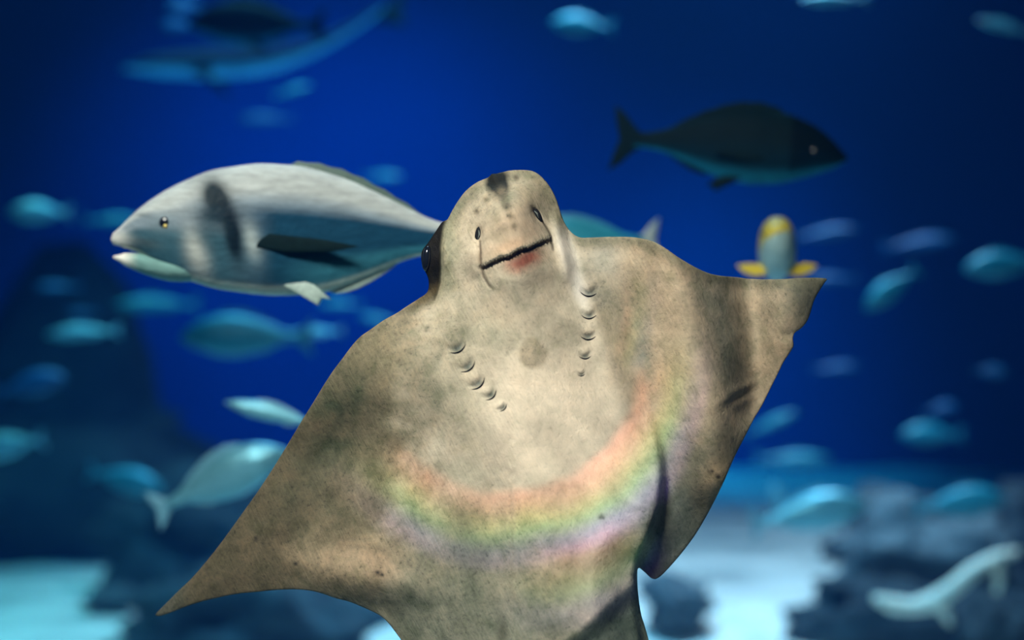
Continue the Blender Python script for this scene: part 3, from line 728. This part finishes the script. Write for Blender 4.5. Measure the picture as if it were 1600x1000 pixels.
def full_fish(name, label, px, py, Y, L, yaw, pitch, prof, colfn, mat, fins, group=None, roll=0, mouth=0.0, bendc=0.0, cat='fish', eye=True, ns=64, nr=48, bx=(.355, .012)):
    b = obj(name, body_mesh(prof, ns, nr, colfn, bendc, mouth), mat, None, P(px, py, Y)); b.scale = (L, L, L); orient(b, yaw, pitch, roll)
    tag(b, label, cat, group)
    o = obj('tail_fin', fin_mesh('tail_fin', TAIL, .006), fins['tail'], b); o.location.y = bendc * 1.15
    obj('dorsal_fin', fin_mesh('dorsal_fin', dorsal(prof, **fins.get('dk', {})), .004), fins['dorsal'], b)
    obj('anal_fin', fin_mesh('anal_fin', anal(prof), .004), fins['anal'], b)
    for sd in (-1, 1):
        p = obj('pectoral_fin', fin_mesh('pectoral_fin', PECT, .003), fins['pect'], b)
        wd = float(smooth_tab(prof['wid'], np.array([.36]))[0])
        p.location = (fins.get('px', 0.0), sd * (wd + .006), 0); p.rotation_euler = (R(3 * sd), R(fins.get('pr', 0)), R(-4 * sd)); p.scale = (fins.get('pl', 1.0), 1, 1)
        p2 = obj('pelvic_fin', fin_mesh('pelvic_fin', PELVF, .003), fins['pelv'], b); p2.location = (0, sd * .022, 0); p2.rotation_euler = (R(9 * sd), 0, 0)
        if eye:
            wd = float(smooth_tab(prof['wid'], np.array([.16]))[0])
            ob = ell('eye', .017, .008, .017, M_BLACK, b, (bx[0], sd * wd * .92, bx[1]), seg=16)
            if fins.get('iris', 1): ell('iris', .006, .004, .006, M_GOLD, ob, (-.001, sd * .006, -.008), seg=12)
    return b
LB = 590 * 1.86 / F
br = full_fish('silver_bream', 'big silver bream with open mouth and black gill edge, heading left beside the ray', 475, 369, 1.86, LB, 180 + 6, 1, BIGB, col_bream, M_BREAM,
          dict(tail=M_FING, dorsal=M_FING, anal=M_FINP, pect=M_FIND, pelv=M_FINP, px=-.05, pr=-5, pl=1.42, dk=dict(a=.50, b=.92, h=.03)), ns=110, nr=72, bx=(.352, .022))
def jaw():
    bm = bmesh.new(); n = 18; seg = 20; rings = []
    for i in range(n):
        u = i / (n - 1); x = .492 - .24 * u; zc = -.066 - .048 * u + .03 * max(0, u - .6); r = .011 + .027 * math.sin(min(1, u * 1.15) * math.pi / 1.35) 
        if i == 0: r = .004
        if i == 1: r = .010
        rings.append([bm.verts.new((x, 1.15 * r * math.cos(2 * math.pi * k / seg) * (1 + .3 * u), zc + r * .85 * math.sin(2 * math.pi * k / seg))) for k in range(seg)])
    for a, b in zip(rings, rings[1:]):
        for k in range(seg): bm.faces.new((a[k], b[k], b[(k + 1) % seg], a[(k + 1) % seg]))
    bm.faces.new(rings[0]); bm.faces.new(rings[-1][::-1]); bmesh.ops.recalc_face_normals(bm, faces=bm.faces)
    me = bpy.data.meshes.new('lower_jaw'); bm.to_mesh(me); bm.free(); me.polygons.foreach_set('use_smooth', [True] * len(me.polygons))
    xs = np.array([v.co.x for v in me.vertices]); zs = np.array([v.co.z for v in me.vertices])
    t = sstep(.47, .42, xs)[:, None]; c = np.array([.75, .72, .64]) * (1 - t) + np.array([.16, .30, .28]) * t
    set_col(me, c); return me
o = obj('lower_jaw', jaw(), M_BREAM, br); tag(o, 'dropped lower jaw with pale lip')

# --- dark bream heading right
def col_dark(s, cz, sy, zz):
    dk = np.array([.003, .010, .010]); md = np.array([.003, .018, .028]); be = np.array([.01, .16, .26])
    if cz > .3: c = dk
    elif cz > -.55: c = dk + (md - dk) * (.3 - cz) / .85
    else: c = md + (be - md) * min(1, (-.55 - cz) / .40)
    if s < .28 and cz > -.75: c = c * .5
    return c
M_DFISH = mat_fish('dark_scales', metal=0.0, rough=0.6, spec=0.03)
full_fish('dark_bream', 'dark green bream with pale blue belly heading right in the upper water', 1138, 232, 2.35, 368 * 2.35 / F, 0 - 8, -6, BREAM, col_dark, M_DFISH,
          dict(tail=M_FIND, dorsal=M_FIND, anal=M_FIND, pect=M_FIND, pelv=M_FIND, iris=0))
full_fish('dark_bream', 'dim dark bream heading left near the top of the tank', 402, 40, 4.2, 215 * 4.2 / F, 180 + 6, 0, BREAM, col_dark, M_DFISH,
          dict(tail=M_FIND, dorsal=M_FIND, anal=M_FIND, pect=M_FIND, pelv=M_FIND, iris=0), ns=40, nr=28)

# --- yellow fish seen head-on
def col_yel(s, cz, sy, zz):
    y = np.array([.62, .42, .03]); wt = np.array([.38, .50, .48])
    t = sstep(-.12, .12, cz - .35 * sy - .05)
    return wt * (1 - t) + y * t
YF = dict(top=[(0, .0), (.03, .05), (.1, .13), (.25, .21), (.4, .23), (.6, .19), (.85, .07), (1, .04)],
          bot=[(0, .0), (.03, -.05), (.1, -.11), (.25, -.17), (.4, -.19), (.6, -.15), (.85, -.06), (1, -.04)],
          wid=[(0, .0), (.03, .05), (.1, .09), (.25, .125), (.45, .13), (.7, .08), (1, .01)])
M_YFISH = mat_fish('yellow_white_scales', metal=0.0, rough=0.45)
yf = full_fish('yellow_fish', 'yellow-backed white fish facing the viewer above the ray\'s right fin', 1214, 405, 2.4, 225 * 2.4 / F, -90 - 10, 18, YF, col_yel, M_YFISH,
          dict(tail=M_YEL, dorsal=M_YEL, anal=M_YEL, pect=M_YEL, pelv=M_YEL), ns=48, nr=36, eye=True, bx=(.40, .03))
for c in yf.children:
    if c.name.startswith('pectoral_fin'):
        sd = 1 if c.location.y > 0 else -1
        c.rotation_euler = (0, R(12), R(-62 * sd)); c.location = (.12, sd * .20, -.05); c.scale = (1.1, 1, 2.0)

# --- shark-like fish in the top left
def col_shark(s, cz, sy, zz):
    dk = np.array([.01, .02, .035]); be = np.array([.10, .55, .95])
    t = sstep(-.1, -.5, cz); return dk * (1 - t) + be * t
def shark():
    me = body_mesh(SHARK, 60, 32, col_shark, 0.0)
    for v in me.vertices:                                  # the hind body sweeps up
        s = (0.5 - v.co.x) / 0.9
        if s > 0.45: v.co.z += .5 * (s - .45) ** 2 * 1.2
    b = obj('slender_shark', me, M_DFISH, None, P(418, 100, 5.2)); L = 460 * 5.2 / F; b.scale = (L, L, L); orient(b, 180, -2)
    tag(b, 'dim slender shark with pale belly and raised tail below the dark bream', 'shark')
    obj('tail_fin', fin_mesh('tail_fin', [(-.36, .13), (-.42, .19), (-.52, .31), (-.47, .20), (-.46, .15), (-.48, .11), (-.42, .12)], .004), M_FIND, b)
    obj('dorsal_fin', fin_mesh('dorsal_fin', [(.10, .05), (.04, .11), (.02, .10), (.01, .05)], .004), M_FIND, b)
    for sd in (-1, 1):
        p = obj('pectoral_fin', fin_mesh('pectoral_fin', [(.0, .0), (-.07, -.12), (-.09, -.13), (-.07, .0)], .004), M_FIND, b)
        p.location = (.25, sd * .05, -.02); p.rotation_euler = (R(65 * sd), 0, 0)
shark()

# --- schooling fish in the background, one mesh of each kind, copied
def col_pale(s, cz, sy, zz):
    bk = np.array([.55, .62, .60]); fl_ = np.array([.62, .70, .70]); be = np.array([.40, .50, .50])
    c = bk if cz > .4 else (fl_ if cz > -.3 else be)
    return c * (0.8 if s < .2 else 1)
M_PALE = mat_fish('pale_water_tint', tint=(.40, .85, 1.0), metal=0.35, rough=0.28)  # silver fish: blue light of the water painted into these tints
M_TEAL = mat_fish('teal_water_tint', tint=(.05, .45, .60), metal=0.15, rough=0.35)
M_BLUE = mat_fish('blue_water_tint', tint=(.01, .16, .42), metal=0.1, rough=0.45)
M_TF = {'pale': simple_mat('pale_tail', (.25, .50, .60)), 'teal': simple_mat('teal_tail', (.03, .24, .34)), 'blue': simple_mat('blue_tail', (.01, .08, .22))}  # fins carry the same painted water tint
PROTO = {}
def proto(shape, tone):
    k = (shape, tone)
    if k in PROTO: return PROTO[k]
    prof = {'bream': BREAM, 'slim': SLIM}[shape]; mat = {'pale': M_PALE, 'teal': M_TEAL, 'blue': M_BLUE}[tone]
    bme = body_mesh(prof, 26, 18, col_pale); bme.materials.append(mat)
    kz = 1.0 if shape == 'bream' else .72
    tme = fin_mesh('tail_fin', [(x, z * kz) for x, z in TAIL], .005); tme.materials.append(M_TF[tone])
    dme = fin_mesh('dorsal_fin', dorsal(prof), .004); dme.materials.append(M_TF[tone])
    ame = fin_mesh('anal_fin', anal(prof), .004); ame.materials.append(M_TF[tone])
    PROTO[k] = (bme, tme, dme, ame); return PROTO[k]
def school(shape, tone, px, py, Lpx, Y, head, pitch, label, group=None, turn=0, roll=0, squash=1.0):
    """head: 'l' or 'r'"""
    m = proto(shape, tone); name = 'bream' if shape == 'bream' else 'slim_fish'
    b = obj(name, m[0], None, None, P(px, py, Y)); L = Lpx * Y / F; b.scale = (L, L, L * squash)
    orient(b, (180 if head == 'l' else 0) + turn, pitch, roll); tag(b, label, 'fish', group)
    for nme, me in zip(('tail_fin', 'dorsal_fin', 'anal_fin'), m[1:]): obj(nme, me, None, b)
    return b
SC = [
 ('slim','teal', 457,142, 62,5.0,'r', 18,'small greenish fish under the shark\'s belly'),
 ('slim','blue', 415,186, 84,5.6,'l', 0,'faint blue slim fish level in the water below the shark'),
 ('bream','blue',288,12, 60,5.0,'l', 0,'dim blue fish at the top edge, ahead of the dark bream\'s snout'),
 ('bream','blue',279,41, 56,5.0,'l', 0,'dim blue fish just below the snout of the dark bream at the top'),
 ('bream','teal',910,40, 100,4.6,'l', 4,'oval teal fish alone at the top middle of the water'),
 ('slim','pale',1304,-2, 110,4.4,'l', 0,'pale fish cut off by the top edge, upper right'),
 ('slim','pale',1570,42, 90,4.4,'l', 14,'bright blue fish with white head in the top right corner'),
 ('bream','pale',62,333, 100,4.8,'l', 0,'bright cyan fish at the left edge, ahead of the silver bream'),
 ('slim','teal',176,345, 90,5.0,'r', 0,'blurred cyan fish right in front of the silver bream\'s snout'),
 ('slim','teal',598,276, 62,5.4,'r', 0,'small blue fish above the silver bream\'s back'),
 ('slim','blue',90,449, 72,5.4,'l', 0,'faint blue fish over the dark reef, below the cyan fish'),
 ('slim','teal',245,476, 135,5.4,'l', 0,'long dim teal fish under the silver bream\'s jaw'),
 ('slim','pale',130,520, 120,4.8,'l', -3,'bright teal slim fish over the dark reef'),
 ('slim','blue',128,489, 50,5.4,'l', 0,'tiny faint fish above the bright teal slim fish'),
 ('bream','teal',385,528, 210,3.9,'l', 0,'large teal fish heading left below the silver bream'),
 ('slim','pale',492,520, 90,4.5,'l', -4,'pale fish with a white glint behind the large teal fish'),
 ('slim','teal',532,476, 70,5.0,'l', 0,'small blue fish below the silver bream\'s tail'),
 ('slim','teal',592,500, 66,5.0,'l', 10,'teal fish half behind the shoulder of the ray\'s left fin'),
 ('bream','blue',48,603, 115,4.6,'r', 14,'dim blue fish with a glinting back, left edge over the reef'),
 ('bream','pale',12,698, 120,4.6,'l', -12,'bright cyan fish cut off by the left edge'),
 ('slim','pale',430,648, 165,2.5,'l', 14,'white fish slipping behind the ray\'s left fin, head in view'),
 ('bream','teal',196,752, 125,4.4,'r', -14,'teal fish behind the tail of the pale bream, lower left'),
 ('slim','blue',1290,365, 105,4.8,'r', 8,'blue fish beside the yellow fish'),
 ('slim','blue',1436,380, 115,5.6,'r', 8,'faint blue fish high on the right side'),
 ('bream','teal',1393,452, 105,4.4,'l', -38,'bright blue triangular fish angled downward, right of the ray\'s fin tip'),
 ('bream','teal',1570,415, 130,4.4,'l', -6,'teal fish cut off by the right edge'),
 ('slim','blue',1305,575, 75,5.4,'r', 4,'faint blue fish right of the notch in the ray\'s fin'),
 ('bream','blue',1548,581, 56,4.4,'r', -4,'vivid small blue fish near the right edge'),
 ('slim','teal',1205,662, 90,4.8,'r', 24,'cyan fish touching the outline of the ray\'s right fin'),
 ('bream','blue',1470,640, 55,5.4,'r', 10,'small faint fish above the blue bream, right side'),
 ('bream','teal',1456,680, 100,5.4,'l', 0,'dim blue bream swimming above the rock pile'),
 ('slim','teal',1240,718, 120,6.0,'r', 0,'low teal fish above the bright sand, right of the ray'),
 ('slim','blue',1300,436, 80,5.0,'l', 0,'dim blue fish behind the tip of the ray\'s right fin'),
 ('bream','pale',1216,784, 60,5.4,'l', 70,'pale round fish over the sand, left of the white bream'),
 ('bream','teal',1500,788, 150,4.6,'r', 6,'blue fish skimming over the top of the rock pile'),
]
for a in SC: school(*a)
school('bream', 'pale', 345, 752, 235, 2.8, 'r', 24, 'pale bream with forked tail swimming behind the ray\'s left fin')
school('bream', 'pale', 1265, 805, 190, 4.2, 'r', 10, 'whitish bream swimming just above the bright sand')
fb = school('bream', 'teal', 908, 384, 250, 2.6, 'l', -4, 'fish behind the ray\'s shoulder, only its cream tail tip showing')
for c in fb.children:
    if c.name.startswith('tail_fin'):
        c.material_slots[0].link = 'OBJECT'; c.material_slots[0].material = M_LIPW; c['label'] = 'cream tail fin'

# ------------------------------------------------------------ reef and rocks on the floor
rock(60, 750, 7.4, .95, 'huge dark reef boulder at the left side of the tank', 'dark reef boulders', M_DARK, 1, (1.2, .6, 1.1))
rock(345, 850, 6.35, .42, 'lower dark reef boulder on the sand, second from the left', 'dark reef boulders', M_DARK, 2, (1.3, .7, .9))
rock(400, 990, 5.0, .34, 'dark rounded boulder below the ray\'s left fin', 'dark floor rocks', M_DARK, 3, (1.3, .8, .8))
rock(1060, 945, 5.4, .13, 'small rock on the sand beside the ray\'s belly', 'dark floor rocks', M_MID, 4)
rock(175, 938, 5.9, .10, 'small stone on the bright sand, lower left', 'dark floor rocks', M_MID, 5, (1, 1, .6))
for i, (px, py, Y, r, sc, lab) in enumerate([
    (1450, 880, 5.3, .26, (1.2, .9, 1.0), 'big holed rock in the middle of the rock pile'),
    (1590, 850, 5.85, .24, (1.0, .9, 1.2), 'upright rock at the right edge, behind the holed rock'),
    (1400, 832, 6.35, .19, (1.3, .9, 1.3), 'rock on top of the pile under the blue fish'),
    (1440, 965, 4.85, .28, (1.6, .45, .55), 'flat dark rock at the foot of the pile'),
    (1580, 1040, 4.15, .16, (1.3, .8, 1.5), 'dark rock in the lower right corner'),
    (1330, 858, 5.8, .12, (1.5, .9, .5), 'small dark rock under the whitish bream')]):
    rock(px, py, Y, r, lab, 'rock pile on the sand', M_MID if i in (0, 2) else M_DARK, 10 + i, sc, rz=i)
# pale branch leaning on the pile
def branch():
    pts = [(1368, 935), (1395, 945), (1425, 948), (1460, 940), (1490, 918), (1520, 892), (1555, 872), (1590, 862)]
    base = P(1470, 925, 4.45); v = [P(x, y, 4.45 + .05 * math.sin(i)) - base for i, (x, y) in enumerate(pts)]
    b = obj('dead_coral_branch', tube_mesh('dead_coral_branch', v, [.012, .026, .024, .032, .026, .024, .02, .012], 12), simple_mat('bleached_coral', (.9, .82, .68), .8), None, base)
    tag(b, 'pale bleached coral branch lying across the dark rock pile', 'coral')
    for (a, c, d) in (((1462, 940), (1480, 962), (1484, 975)), ((1555, 872), (1562, 905), (1556, 930))):
        obj('twig', tube_mesh('twig', [P(*a, 4.45) - base, P(*c, 4.43) - base, P(*d, 4.45) - base], [.02, .015, .008], 8), b.data.materials[0], b)
branch()
